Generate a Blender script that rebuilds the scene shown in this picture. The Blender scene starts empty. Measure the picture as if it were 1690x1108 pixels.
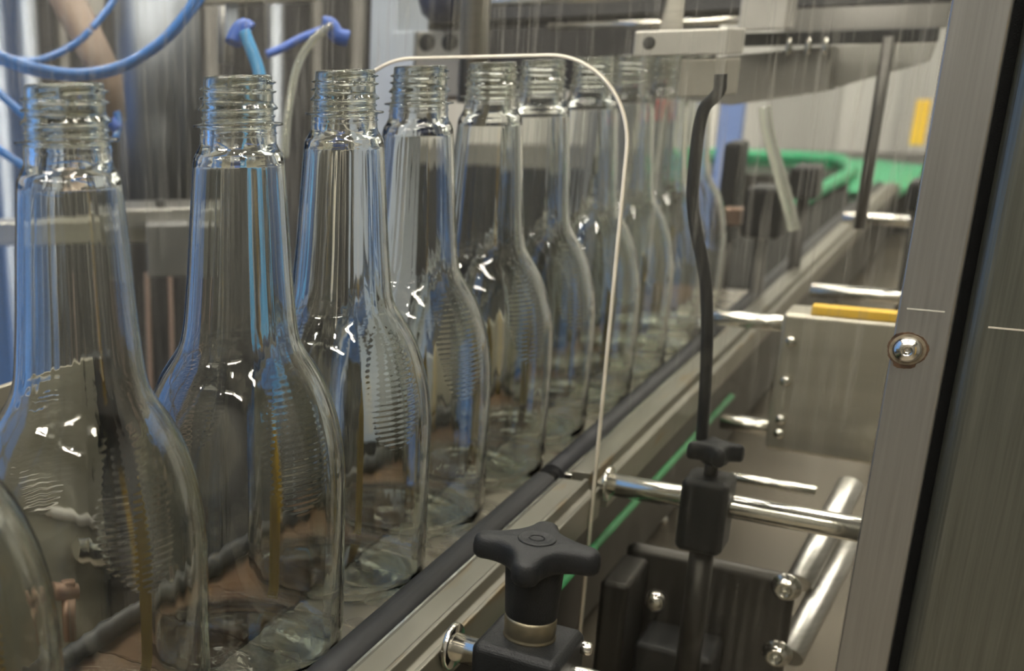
import bpy, math, random
from mathutils import Vector, Matrix
random.seed(7)
S = bpy.context.scene
C = S.collection
PI = math.pi

# ------------------------------------------------------------------ camera
# lengths below are millimetres measured from the camera's own height; GROUND lifts them onto the room floor
GROUND = 1238.0
YAW, PITCH, ROLL = math.radians(-36.2408), math.radians(18.1603), math.radians(-1.5322)
FOC, PPX, PPY = 1883.386, 295.195, 712.516
def cam_axes():
    cy, sy, cp, sp = math.cos(YAW), math.sin(YAW), math.cos(PITCH), math.sin(PITCH)
    f = Vector((sy*cp, cy*cp, -sp)); r0 = Vector((cy, -sy, 0)); u0 = r0.cross(f)
    cr, sr = math.cos(ROLL), math.sin(ROLL)
    return cr*r0 + sr*u0, -sr*r0 + cr*u0, f
CR, CU, CF = cam_axes()
cd = bpy.data.cameras.new('camera')
cam = bpy.data.objects.new('camera', cd); C.objects.link(cam)
M3 = Matrix((CR, CU, -CF)).transposed().to_4x4()
cam.matrix_world = Matrix.Translation((0, 0, GROUND/1000)) @ M3
cd.sensor_width = 36; cd.lens = 36*FOC/1690
cd.shift_x = (845-PPX)/1690; cd.shift_y = (PPY-554)/1690
cd.clip_start = 0.01; cd.clip_end = 50
cd.dof.use_dof = True; cd.dof.focus_distance = 0.455; cd.dof.aperture_fstop = 10
S.camera = cam
def at(px, py, **k):
    """point (mm) on the ray through a pixel where it meets the plane X=, Y= or Z= (or depth D=)"""
    d = CF + CR*((px-PPX)/FOC) - CU*((py-PPY)/FOC)
    a, v = list(k.items())[0]
    return d*v if a == 'D' else d*(v/d['XYZ'.index(a)])

# ------------------------------------------------------------------ world, lights, exposure
w = bpy.data.worlds.new('world'); S.world = w; w.use_nodes = True
bg = w.node_tree.nodes['Background']; bg.inputs[0].default_value = (.75, .82, .95, 1); bg.inputs[1].default_value = .06
def area(name, loc, aim, sx, sy, power, col):
    l = bpy.data.lights.new(name, 'AREA'); l.shape = 'RECTANGLE'; l.size = sx/1000; l.size_y = sy/1000
    l.energy = power; l.color = col
    o = bpy.data.objects.new(name, l); C.objects.link(o)
    p = Vector((loc[0], loc[1], loc[2]+GROUND))/1000; q = Vector((aim[0], aim[1], aim[2]+GROUND))/1000
    o.location = p; o.rotation_euler = (q-p).to_track_quat('-Z', 'Y').to_euler()
    return o
area('far_fill_light', (-1000, 3300, 1100), (-500, 2400, -200), 1200, 900, 12, (1, .98, .92))  # added fill lamp over the far end; no doorway is built
S.view_settings.view_transform = 'Standard'; S.view_settings.look = 'None'
S.view_settings.gamma = 1; S.view_settings.use_curve_mapping = False
S.view_settings.exposure = -0.55
cy = S.cycles
cy.max_bounces = 40; cy.transmission_bounces = 40; cy.glossy_bounces = 8; cy.diffuse_bounces = 3; cy.transparent_max_bounces = 40
cy.caustics_reflective = True; cy.caustics_refractive = True; cy.blur_glossy = 0.6
cy.sample_clamp_indirect = 6; cy.use_denoising = True; cy.use_adaptive_sampling = True; cy.adaptive_threshold = 0.03

# ------------------------------------------------------------------ materials
def mat(name, col=(.5,.5,.5), rough=.5, metal=0, noise=0, nscale=(1,1,1), bump=0, bscale=None, coat=0, emit=0, spec=.5, trans=0, dirt=None, detail=3):
    m = bpy.data.materials.new(name); m.use_nodes = True
    nt = m.node_tree; b = nt.nodes['Principled BSDF']
    b.inputs['Base Color'].default_value = (*col, 1); b.inputs['Roughness'].default_value = rough
    b.inputs['Metallic'].default_value = metal; b.inputs['Coat Weight'].default_value = coat
    b.inputs['Specular IOR Level'].default_value = spec; b.inputs['Transmission Weight'].default_value = trans
    if emit: b.inputs['Emission Color'].default_value = (*col, 1); b.inputs['Emission Strength'].default_value = emit
    def field(sc, det=detail):
        tc = nt.nodes.new('ShaderNodeTexCoord'); mp = nt.nodes.new('ShaderNodeMapping'); mp.inputs['Scale'].default_value = sc
        n = nt.nodes.new('ShaderNodeTexNoise'); n.inputs['Scale'].default_value = 1; n.inputs['Detail'].default_value = det
        nt.links.new(tc.outputs['Object'], mp.inputs[0]); nt.links.new(mp.outputs[0], n.inputs[0]); return n
    if noise:
        n = field(nscale); mr = nt.nodes.new('ShaderNodeMapRange')
        mr.inputs[1].default_value = .3; mr.inputs[2].default_value = .7; mr.inputs[3].default_value = max(0, 1-noise); mr.inputs[4].default_value = 1+noise
        nt.links.new(n.outputs[0], mr.inputs[0])
        mx = nt.nodes.new('ShaderNodeVectorMath'); mx.operation = 'SCALE'; mx.inputs[0].default_value = col
        nt.links.new(mr.outputs[0], mx.inputs['Scale'])
        last = mx.outputs[0]
        if dirt:
            n2 = field(dirt[1]); r2 = nt.nodes.new('ShaderNodeMapRange'); r2.inputs[1].default_value = dirt[2]; r2.inputs[2].default_value = dirt[2]+.12
            nt.links.new(n2.outputs[0], r2.inputs[0])
            mm = nt.nodes.new('ShaderNodeMix'); mm.data_type = 'RGBA'; mm.inputs['B'].default_value = (*dirt[0], 1)
            nt.links.new(r2.outputs[0], mm.inputs['Factor']); nt.links.new(last, mm.inputs['A']); last = mm.outputs['Result']
        nt.links.new(last, b.inputs['Base Color'])
        m2 = nt.nodes.new('ShaderNodeMapRange'); m2.inputs[3].default_value = max(.02, rough-.08); m2.inputs[4].default_value = rough+.1
        nt.links.new(n.outputs[0], m2.inputs[0]); nt.links.new(m2.outputs[0], b.inputs['Roughness'])
    if bump:
        n = field(bscale or nscale, 4); bp = nt.nodes.new('ShaderNodeBump'); bp.inputs['Strength'].default_value = bump; bp.inputs['Distance'].default_value = .001
        nt.links.new(n.outputs[0], bp.inputs['Height']); nt.links.new(bp.outputs[0], b.inputs['Normal'])
    return m
def emat(name, col, st):
    m = bpy.data.materials.new(name); m.use_nodes = True; nt = m.node_tree; nt.nodes.clear()
    e = nt.nodes.new('ShaderNodeEmission'); e.inputs[0].default_value = (*col, 1); e.inputs[1].default_value = st
    o = nt.nodes.new('ShaderNodeOutputMaterial'); nt.links.new(e.outputs[0], o.inputs[0]); return m

STEEL = mat('brushed_steel', (.50,.49,.46), .34, .95, .12, (20,20,900), .05, (30,30,1500))
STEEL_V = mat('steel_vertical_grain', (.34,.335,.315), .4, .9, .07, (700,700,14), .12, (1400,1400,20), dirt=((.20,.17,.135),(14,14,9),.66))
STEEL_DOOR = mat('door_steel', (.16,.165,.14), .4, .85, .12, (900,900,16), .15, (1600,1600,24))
CHROME = mat('polished_rod_steel', (.72,.70,.64), .16, 1, .05, (40,300,300))
DARKSTEEL = mat('dark_steel', (.06,.057,.052), .42, .8, .15, (30,30,30))
ALU = mat('aluminium_profile', (.25,.24,.20), .36, .75, .12, (60,4,60), .05, (90,9,90), dirt=((.25,.19,.11),(70,14,70),.60))
BLACKP = mat('black_plastic', (.010,.011,.012), .46, 0, .1, (90,90,90), .25, (1600,1600,1600), spec=.28)
BLACKR = mat('black_rail_plastic', (.024,.025,.027), .48, 0, .2, (40,12,40), .15, (500,60,500), spec=.3)
BRASS = mat('plated_collar', (.27,.24,.17), .42, .9, .12, (200,200,200))
BLUEP = mat('blue_tubing', (.03,.16,.50), .22, 0, coat=.5)
BLUEF = mat('blue_fitting', (.02,.09,.42), .4)
COLSTEEL = mat('column_steel', (.185,.20,.225), .42, .9, .3, (60,60,2))
CLEARH = mat('clear_hose', (.75,.76,.66), .1, 0, trans=.75)
BEIGE = mat('satin_steel_sheet', (.50,.47,.39), .3, .7, .1, (8,8,60), .04, (12,12,90))
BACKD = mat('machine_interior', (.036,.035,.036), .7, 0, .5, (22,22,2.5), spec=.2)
GREYC = mat('grey_blue_paint', (.40,.44,.50), .5)
ALUB = mat('milled_aluminium', (.52,.50,.46), .45, .5, .05, (60,60,60))
TAN = mat('tan_plastic', (.38,.28,.19), .5)
COPPER = mat('copper_brown_metal', (.34,.22,.16), .35, .7)
COPPERD = mat('dull_copper', (.13,.085,.065), .5, .4)
MIDSTEEL = mat('mid_steel', (.26,.26,.26), .4, .8)
GREEN = mat('green_guide_plastic', (.02,.30,.13), .4)
BROWNB = mat('brown_chain_plastic', (.075,.042,.022), .6, 0, .25, (30,30,30), .3, (14,40,10), spec=.15)
STEELB = mat('steel_chain', (.36,.33,.27), .26, .85, .25, (25,30,25), .5, (22,30,22), dirt=((.14,.12,.09),(30,40,30),.55))
DECK = mat('deck_steel', (.15,.13,.10), .42, .6, .15, (7,7,7), .1, (14,14,14))
WHITEW = mat('pale_wall_paint', (.78,.77,.72), .6, 0, .06, (3,3,.6))
STRIPM = mat('cloudy_strip_plastic', (.66,.65,.60), .3, 0, .2, (9,9,1.2))
YELLOW = mat('yellow_paint', (.75,.46,.04), .4)
RUST = mat('rust', (.075,.042,.022), .8, 0, .5, (300,300,300), .6, (500,500,500))
ROOMW = mat('room_wall_paint', (.20,.195,.18), .7)
FLOORM = mat('floor_coating', (.07,.07,.065), .5, 0, .1, (2,2,2))
CEILM = mat('ceiling_paint', (.10,.10,.10), .8)
BLUEW = mat('blue_cladding', (.07,.20,.55), .45)
LAMP = emat('lamp_tube_light', (1, .93, .80), 120)
SPARKLE = emat('sparkle_light', (1, .96, .88), 260)
COOLLAMP = emat('cool_lamp_light', (.85, .93, 1), 26)

def glass_mat(name='clear_bottle_plastic', tint=(.985,.99,.975), rough=0):
    m = bpy.data.materials.new(name); m.use_nodes = True; nt = m.node_tree; nt.nodes.clear()
    g = nt.nodes.new('ShaderNodeBsdfGlass'); g.inputs['Color'].default_value = (*tint, 1); g.inputs['Roughness'].default_value = rough; g.inputs['IOR'].default_value = 1.52
    tc = nt.nodes.new('ShaderNodeTexCoord'); mp = nt.nodes.new('ShaderNodeMapping'); mp.inputs['Scale'].default_value = (150, 150, 8)
    n = nt.nodes.new('ShaderNodeTexNoise'); n.inputs['Scale'].default_value = 1; n.inputs['Detail'].default_value = 2
    bp = nt.nodes.new('ShaderNodeBump'); bp.inputs['Strength'].default_value = .06; bp.inputs['Distance'].default_value = .001
    o = nt.nodes.new('ShaderNodeOutputMaterial')
    for a, b in ((tc.outputs['Object'], mp.inputs[0]), (mp.outputs[0], n.inputs[0]), (n.outputs[0], bp.inputs['Height']), (bp.outputs[0], g.inputs['Normal']), (g.outputs[0], o.inputs[0])): nt.links.new(a, b)
    return m
GLASS = glass_mat()
GLASSF = glass_mat('thick_screw_neck_plastic', (.968,.975,.945), .07)
def acrylic(name, haze, streak):
    m = bpy.data.materials.new(name); m.use_nodes = True; nt = m.node_tree; nt.nodes.clear(); N = nt.nodes.new; L = nt.links.new
    tr = N('ShaderNodeBsdfTransparent'); tr.inputs[0].default_value = (.97, .975, .96, 1)
    df = N('ShaderNodeBsdfDiffuse'); df.inputs[0].default_value = (.62, .60, .54, 1)
    tl = N('ShaderNodeBsdfTranslucent'); tl.inputs[0].default_value = (.62, .60, .54, 1)
    ad = N('ShaderNodeMixShader'); ad.inputs[0].default_value = .45; L(df.outputs[0], ad.inputs[1]); L(tl.outputs[0], ad.inputs[2])
    gl = N('ShaderNodeBsdfGlossy'); gl.inputs[0].default_value = (1, 1, 1, 1); gl.inputs['Roughness'].default_value = .02
    fr = N('ShaderNodeFresnel'); fr.inputs[0].default_value = 1.3
    tc = N('ShaderNodeTexCoord'); mp = N('ShaderNodeMapping'); mp.inputs['Scale'].default_value = (330, 330, 14)
    n = N('ShaderNodeTexNoise'); n.inputs['Scale'].default_value = 1; n.inputs['Detail'].default_value = 4
    mr = N('ShaderNodeMapRange'); mr.inputs[1].default_value = .54; mr.inputs[2].default_value = .72; mr.inputs[3].default_value = haze; mr.inputs[4].default_value = haze+streak
    L(tc.outputs['Object'], mp.inputs[0]); L(mp.outputs[0], n.inputs[0]); L(n.outputs[0], mr.inputs[0])
    sx = N('ShaderNodeSeparateXYZ'); L(tc.outputs['Object'], sx.inputs[0])
    zr = N('ShaderNodeMapRange'); zr.inputs[1].default_value = .12; zr.inputs[2].default_value = .33; zr.inputs[3].default_value = .22; zr.inputs[4].default_value = 1; L(sx.outputs[2], zr.inputs[0])
    mu = N('ShaderNodeMath'); mu.operation = 'MULTIPLY'; L(mr.outputs[0], mu.inputs[0]); L(zr.outputs[0], mu.inputs[1]); mr = mu
    a = N('ShaderNodeMixShader'); L(mr.outputs[0], a.inputs[0]); L(tr.outputs[0], a.inputs[1]); L(ad.outputs[0], a.inputs[2])
    b = N('ShaderNodeMixShader'); L(fr.outputs[0], b.inputs[0]); L(a.outputs[0], b.inputs[1]); L(gl.outputs[0], b.inputs[2])
    o = N('ShaderNodeOutputMaterial'); L(b.outputs[0], o.inputs[0]); return m
ACRY = acrylic('clear_guard_acrylic', .03, .22)
ACRE = mat('sawn_acrylic_edge', (.86,.80,.68), .3, 0, .1, (50,50,50))

# ------------------------------------------------------------------ mesh helpers (mm)
class MB:
    def __init__(s): s.v = []; s.f = []; s.m = []; s.sm = []
    def add(s, vs, fs, mi=0, smooth=False):
        b = len(s.v); s.v += [Vector(v) for v in vs]
        for f in fs: s.f.append([b+i for i in f]); s.m.append(mi); s.sm.append(smooth)
        return s
    def box(s, lo, hi, rot=None, piv=None, mi=0, ch=0):
        lo = Vector(lo); hi = Vector(hi); c = (lo+hi)/2; h = (hi-lo)/2
        ch = min(ch, min(h)*.8)
        if ch <= 0:
            vs = [Vector((x, y, z)) for z in (-h.z, h.z) for x, y in ((-h.x,-h.y),(h.x,-h.y),(h.x,h.y),(-h.x,h.y))]
            fs = [(3,2,1,0),(4,5,6,7),(0,1,5,4),(1,2,6,5),(2,3,7,6),(3,0,4,7)]
        else:
            vs = []; idx = {}
            for sx in (-1,1):
                for sy in (-1,1):
                    for sz in (-1,1):
                        for a in range(3):
                            p = [sx*(h.x-ch), sy*(h.y-ch), sz*(h.z-ch)]; p[a] = (sx,sy,sz)[a]*h[a]
                            idx[(sx,sy,sz,a)] = len(vs); vs.append(Vector(p))
            fs = []
            for a in range(3):
                b_, c_ = (a+1)%3, (a+2)%3
                for sg in (-1,1):
                    q = []
                    for u, v in ((-1,-1),(1,-1),(1,1),(-1,1)):
                        k = [0,0,0]; k[a] = sg; k[b_] = u; k[c_] = v; q.append(idx[(*k, a)])
                    fs.append(q if sg > 0 else q[::-1])
                for u in (-1,1):
                    for v in (-1,1):   # edge chamfer along axis a between b_ and c_
                        k1 = [0,0,0]; k1[b_] = u; k1[c_] = v
                        ka = list(k1); ka[a] = -1; kb = list(k1); kb[a] = 1
                        q = [idx[(*ka, b_)], idx[(*kb, b_)], idx[(*kb, c_)], idx[(*ka, c_)]]
                        fs.append(q if u*v < 0 else q[::-1])
            for sx in (-1,1):
                for sy in (-1,1):
                    for sz in (-1,1):
                        q = [idx[(sx,sy,sz,a)] for a in range(3)]; fs.append(q if sx*sy*sz > 0 else q[::-1])
        if rot is not None: vs = [rot @ v for v in vs]
        return s.add([v+c for v in vs], fs, mi)
    def tube(s, pts, r, n=16, caps=True, mi=0, smooth=True):
        pts = [Vector(p) for p in pts]; rs = r if isinstance(r, (list, tuple)) else [r]*len(pts)
        t = (pts[1]-pts[0]).normalized(); a = t.orthogonal().normalized(); vs = []
        for i, p in enumerate(pts):
            t2 = (pts[min(i+1, len(pts)-1)]-pts[max(i-1, 0)])
            t2 = t2.normalized() if t2.length > 1e-9 else t
            q = t.rotation_difference(t2); a = (q @ a); a = (a - t2*a.dot(t2)).normalized(); t = t2; b = t.cross(a)
            vs += [p + (a*math.cos(2*PI*k/n)+b*math.sin(2*PI*k/n))*rs[i] for k in range(n)]
        fs = [(i*n+k, i*n+(k+1)%n, (i+1)*n+(k+1)%n, (i+1)*n+k) for i in range(len(pts)-1) for k in range(n)]
        s.add(vs, fs, mi, smooth)
        if caps:
            m = len(s.v)-len(vs); l = (len(pts)-1)*n
            s.f += [[m+k for k in reversed(range(n))], [m+l+k for k in range(n)]]; s.m += [mi]*2; s.sm += [False]*2
        return s
    def cyl(s, a, b, r, n=24, ch=0, mi=0):
        a = Vector(a); b = Vector(b); d = (b-a).normalized()
        if ch: return s.tube([a, a+d*.001, a+d*ch, b-d*ch, b-d*.001, b], [r-ch, r-ch, r, r, r-ch, r-ch], n, mi=mi)
        return s.tube([a, b], r, n, mi=mi)
    def lathe(s, prof, o=(0,0,0), n=48, axis='Z', mi=0, smooth=True):
        vs = []; o = Vector(o)
        for r, z in prof:
            for k in range(n):
                c_, s_ = r*math.cos(2*PI*k/n), r*math.sin(2*PI*k/n)
                vs.append(o + (Vector((c_, s_, z)) if axis == 'Z' else Vector((s_, z, c_)) if axis == 'Y' else Vector((z, c_, s_))))
        fs = [(i*n+k, i*n+(k+1)%n, (i+1)*n+(k+1)%n, (i+1)*n+k) for i in range(len(prof)-1) for k in range(n)]
        return s.add(vs, fs, mi, smooth)
    def prism(s, poly, a, b, plane='XZ', mi=0, mside=None):
        """extrude a simple polygon drawn in a plane from a to b along the third axis"""
        def P(u, v, t): return {'XZ': (u, t, v), 'XY': (u, v, t), 'YZ': (t, u, v)}[plane]
        n = len(poly); vs = [P(u, v, a) for u, v in poly]+[P(u, v, b) for u, v in poly]
        s.add(vs, [list(range(n)), list(range(2*n-1, n-1, -1))], mi)
        s.add(vs, [(k, k+n, (k+1)%n+n, (k+1)%n) for k in range(n)], mi if mside is None else mside)
        return s
    def slab(s, quad, thick, mi=0):
        """a plate through four 3-D corners, thickened away from the camera"""
        q = [Vector(p) for p in quad]; nrm = (q[1]-q[0]).cross(q[3]-q[0]).normalized()
        if nrm.dot(sum(q, Vector())/4) < 0: nrm = -nrm
        vs = q+[p+nrm*thick for p in q]
        return s.add(vs, [(0,1,2,3),(7,6,5,4),(0,4,5,1),(1,5,6,2),(2,6,7,3),(3,7,4,0)], mi)
    def build(s, name, m, parent=None, origin=None, bevel=0, seg=2, fix=True):
        ms = m if isinstance(m, (list, tuple)) else [m]
        o = Vector(origin) if origin is not None else (Vector((0,0,0)) if parent is None else None)
        if parent is not None: o = Vector(parent['_o']) if '_o' in parent else Vector((0,0,0))
        me = bpy.data.meshes.new(name)
        me.from_pydata([((v-o)/1000)[:] for v in s.v], [], s.f)
        for mm in ms: me.materials.append(mm)
        me.polygons.foreach_set('material_index', s.m); me.polygons.foreach_set('use_smooth', s.sm)
        if fix:
            import bmesh
            bm = bmesh.new(); bm.from_mesh(me); bmesh.ops.remove_doubles(bm, verts=bm.verts, dist=1e-7); bmesh.ops.recalc_face_normals(bm, faces=bm.faces); bm.to_mesh(me); bm.free()
        me.update()
        ob = bpy.data.objects.new(name, me); C.objects.link(ob)
        if parent is not None: ob.parent = parent; ob['_o'] = list(o)
        else: ob.location = (o.x/1000, o.y/1000, (o.z+GROUND)/1000); ob['_o'] = list(o)
        if bevel:
            b = ob.modifiers.new('soft_edge', 'BEVEL'); b.width = bevel/1000; b.segments = seg; b.limit_method = 'ANGLE'; b.harden_normals = False
        return ob
def thing(name, o, label, cat, group=None):
    e = bpy.data.objects.new(name, None); C.objects.link(e); e.empty_display_size = .02
    e.location = (o[0]/1000, o[1]/1000, (o[2]+GROUND)/1000); e['_o'] = list(o)
    return tag(e, label, cat, group)
def tag(o, label, cat, group=None, kind=None):
    o['label'] = label; o['category'] = cat
    if group: o['group'] = group
    if kind: o['kind'] = kind
    return o
def struct(o, label=None):
    o['kind'] = 'structure'
    if label: o['label'] = label
    return o

# ------------------------------------------------------------------ room shell
XL, XR, YN, YF, ZF, ZC = -1900, 2400, -2600, 3700, -GROUND, 1900
def wallbox(name, lo, hi, m): return struct(MB().box(lo, hi).build(name, m))
wallbox('floor', (XL-60, YN-60, ZF-60), (XR+60, YF+60, ZF), FLOORM)
wallbox('ceiling', (XL-60, YN-60, ZC), (XR+60, YF+60, ZC+60), CEILM)
wallbox('wall_back', (XL-60, YF, ZF), (XR+60, YF+60, ZC), WHITEW)
wallbox('wall_front', (XL-60, YN-60, ZF), (XR+60, YN, ZC), ROOMW)
wallbox('wall_left', (XL-60, YN, ZF), (XL, YF, ZC), ROOMW)
wallbox('wall_right', (XR, YN, ZF), (XR+60, YF, ZC), ROOMW)
n = 0
for x in (-1050, 650):
    for y in (-1700, -500, 450, 1300, 2300):
        t = thing('ceiling_light', (x, y, ZC-70), 'long twin tube light fixed under the ceiling', 'light', 'ceiling tube lights')
        MB().box((x-650, y-70, ZC-70), (x+650, y+70, ZC-1)).build('light_housing', CEILM, t)
        for dy in (-35, 35): MB().cyl((x-600, y+dy, ZC-86), (x+600, y+dy, ZC-86), 13, 12).build('light_tube', LAMP, t)

BLUEGLOW = emat('blue_glow', (.10, .26, .62), 2.6)
WHITEGLOW = emat('white_glow', (1, .98, .90), 1.5)
struct(MB().box((XL+2, -900, -1000), (XL+12, 620, 1500)).build('added_blue_glow_panel', BLUEGLOW))  # unseen glowing panel added to put blue reflections on the necks
k = 0
for x, y in ((-300,-700),(300,-300),(-500,150),(250,420),(-1300,600),(-650,-1300),(500,-1400),(-900,1750),(-350,2000),(100,1500),(-1350,-300),(1100,300),(-150,150),(50,-200),(-700,-100),(-420,700),(-80,900),(350,1000),(-1250,1100),(-600,1200),(150,-900),(-950,-1100),(700,700),(-200,-1800)):
    t = thing('added_sparkle_lamp', (x, y, ZC-240), 'added round lamp for bottle sparkle, hanging under the ceiling', 'lamp', 'added sparkle lamps')  # unseen lamps added for small glints on the bottle shoulders
    MB().lathe([(0, ZC-150), (45, ZC-150), (120, ZC-235), (116, ZC-237), (0, ZC-215)], (x, y, 0), 24).build('added_lamp_reflector', DARKSTEEL, t)
    MB().lathe([(0, ZC-222), (34, ZC-222), (34, ZC-228), (0, ZC-228)], (x, y, 0), 16).build('added_lamp_disc', SPARKLE, t)
    MB().cyl((x, y, ZC-150), (x, y, ZC-1), 8, 10).build('hanger', CEILM, t)
mb = MB()
for y in (-950, -380, 160, 700): mb.box((XL+2, y, -1040), (XL+40, y+60, 1560))
for z in (-1040, 240, 1500): mb.box((XL+2, -950, z), (XL+39, 760, z+60))
struct(mb.build('added_glow_panel_frame', ROOMW))  # frame around the added blue panel
struct(MB().box((-330, YF-12, -330), (60, YF-2, 500)).build('added_white_glow_panel', WHITEGLOW))  # glowing panel added to brighten the far end next to the post
# ------------------------------------------------------------------ bottles
def lerp_prof(P, d):
    for (a, ra), (b, rb) in zip(P, P[1:]):
        if d <= b: return ra + (rb-ra)*(d-a)/(b-a)
    return P[-1][1]
def smooth_prof(P, d):
    i = 0
    while i < len(P)-2 and d > P[i+1][0]: i += 1
    p0 = P[max(i-1, 0)]; p1 = P[i]; p2 = P[i+1]; p3 = P[min(i+2, len(P)-1)]
    h = p2[0]-p1[0]; t = (d-p1[0])/h
    m1 = (p2[1]-p0[1])/(p2[0]-p0[0])*h; m2 = (p3[1]-p1[1])/(p3[0]-p1[0])*h
    return (2*t**3-3*t*t+1)*p1[1]+(t**3-2*t*t+t)*m1+(-2*t**3+3*t*t)*p2[1]+(t**3-t*t)*m2
FIN = [(0,11.6),(.25,12.2),(.7,12.5),(9.3,12.9),(9.8,13.0),(11.4,14.5),(12.1,14.6),(12.5,13.1),(14.0,13.0),(14.4,13.7),(14.9,13.7),(15.3,13.1),(16.5,13.2),(16.9,14.6),(17.1,16.5),(17.7,16.6),(18.0,14.4),(18.6,13.9),(20.2,14.0),(20.7,14.4),(21.2,14.0),(24.0,14.2)]
BODY = [(24.0,14.2),(26.0,15.1),(28.4,16.5),(30.2,16.95),(43.8,18.1),(58,19.2),(72,20.2),(84,21.3),(91,22.0),(96.5,22.9),(100,24.0),(103.5,25.9),(107.5,28.6),(112,31.4),(118,34.3),(126,37.2),(134,39.3),(143,40.9),(153,41.8),(165,42.1),(185,42.1),(222,42.1),(226.5,41.3),(229.5,39.0),(230.8,36),(231,33)]
def bottle_mesh():
    H = 231.0; n = 224; mb = MB()
    ds = [i*.3 for i in range(1, 80)]; ds = [.0, .12] + ds
    d = 24.0
    rows = [x for x in ds if x < 24.0]
    while d < 100: rows.append(d); d += .7 if d < 32 else 2.0
    while d < 160: rows.append(d); d += .4
    while d < 222: rows.append(d); d += 4
    while d < 231: rows.append(d); d += .6
    rows.append(231.0)
    def rad(d, th):
        if d < 24: r = lerp_prof(FIN, d)
        else: r = smooth_prof(BODY, d)
        if 1.6 < d < 9.2:
            a = (th/(2*PI)) % 1
            for k in range(2):
                x = (d-(2.5+3.25*(k+a)))/.62
                if abs(x) < 1:
                    win = 1.0
                    for gx in (.14, .39, .64, .89):
                        win = min(win, max(0, (abs((a-gx+.5) % 1-.5)-.012)/.008))
                    if k == 1 and a > .86: win = 0
                    r += 1.45*min(1, win)*(1-abs(x)**2.2)
        if 102 < d < 160:
            for c0 in (-24, 156):
                da = ((math.degrees(th)-c0+180) % 360-180)/21; dd = (d-131)/27.5
                e = da*da+dd*dd
                if e < 1: r -= .12*min(1, (1-e)*5)*(.5+.5*math.cos(2*PI*d/2.35))
        return r
    vs = []
    for d in rows:
        for k in range(n):
            th = 2*PI*k/n; r = rad(d, th); vs.append((r*math.cos(th), r*math.sin(th), H-d))
    nr = len(rows)
    # outer base with push-up
    for r, z in ((30, .2), (26, 1.5), (18, 4.0), (9, 5.6)):
        for k in range(n): th = 2*PI*k/n; vs.append((r*math.cos(th), r*math.sin(th), z))
    nr += 4
    fs = [(i*n+(k+1)%n, i*n+k, (i+1)*n+k, (i+1)*n+(k+1)%n) for i in range(nr-1) for k in range(n)]
    vs.append((0, 0, 6.0)); cb = len(vs)-1
    fs += [((nr-1)*n+(k+1)%n, (nr-1)*n+k, cb) for k in range(n)]
    # inner wall
    inner = [(0, 11.0), (.3, 10.7), (1.5, 10.7)]
    dd = 6.0
    while dd < 24: inner.append((dd, 10.75)); dd += 4
    d = 24.0
    while d < 222:
        r = smooth_prof(BODY, d); t = 3.2 if d < 25 else max(1.15, 3.2-(d-25)*.3) if d < 33 else 1.15 if d < 200 else 1.15+(d-200)*.03
        inner.append((d, r-t)); d += 1.0 if 24 <= d < 34 or 94 < d < 120 else 4
    for d, r in ((223.5, 40.4), (226.5, 38.6), (228.3, 35.5), (229.0, 32), (228.8, 29), (227.4, 25.5), (225, 18), (223.4, 9)): inner.append((d, r))
    b0 = len(vs)
    def rip(d, th):
        if d < 26: return 0
        w_ = min(1, (d-26)/12)*min(1, max(0, (231-d)/8))
        return w_*(.04*math.sin(3*th+.8)+.02*math.sin(7*th+2)+.012*math.sin(13*th+.5-d*.004)+.013*math.sin(23*th+1.7+d*.006)
                   +  .012*math.sin(37*th+.3)+.011*math.sin(53*th+1.1+.5*math.sin(5*th)))
    for d, r in inner:
        for k in range(n):
            th = 2*PI*k/n; q = r+rip(d, th); vs.append((q*math.cos(th), q*math.sin(th), H-d))
    ni = len(inner)
    fs += [(b0+i*n+k, b0+i*n+(k+1)%n, b0+(i+1)*n+(k+1)%n, b0+(i+1)*n+k) for i in range(ni-1) for k in range(n)]
    vs.append((0, 0, H-223.0)); ci = len(vs)-1
    fs += [(b0+(ni-1)*n+k, b0+(ni-1)*n+(k+1)%n, ci) for k in range(n)]
    fs += [(k, (k+1)%n, b0+(k+1)%n, b0+k) for k in range(n)]
    mb.add(vs, fs, 0, True)
    for q, f in enumerate(mb.f):
        if min(mb.v[i].z for i in f) > H-19.5: mb.m[q] = 1
    return mb
BZ = -238
POS = [(-239.5,194.5),(-246.1,280.1),(-236.6,364.8),(-237.9,449.9),(-242.5,535.0),(-239.2,620.3),(-241.2,705.9),(-237.4,793.3),(-236.2,879.0),(-233.3,964.9),(-234.5,1050.5)]
BL = ['clear empty bottle cut off by the picture edge, its neck out of view',
      'clear empty bottle with a large screw neck under the drooping blue hose',
      'clear empty bottle whose neck stands under the blue elbow fitting',
      'clear empty bottle whose screw neck covers the curved end of the arch edge',
      'clear empty bottle under the start of the flat arch top, before the guard',
      'clear empty bottle just behind the clear guard, its neck inside the arch opening',
      'clear empty bottle second behind the guard, neck under where the arch starts to bend',
      'clear empty bottle crossed at its neck by the bending arch edge',
      'clear empty bottle seen hazily through the guard just past the arch edge',
      'hazy clear bottle behind the guard under the drilled aluminium block',
      'hazy clear bottle at the far end of the row beside the black cable']
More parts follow.
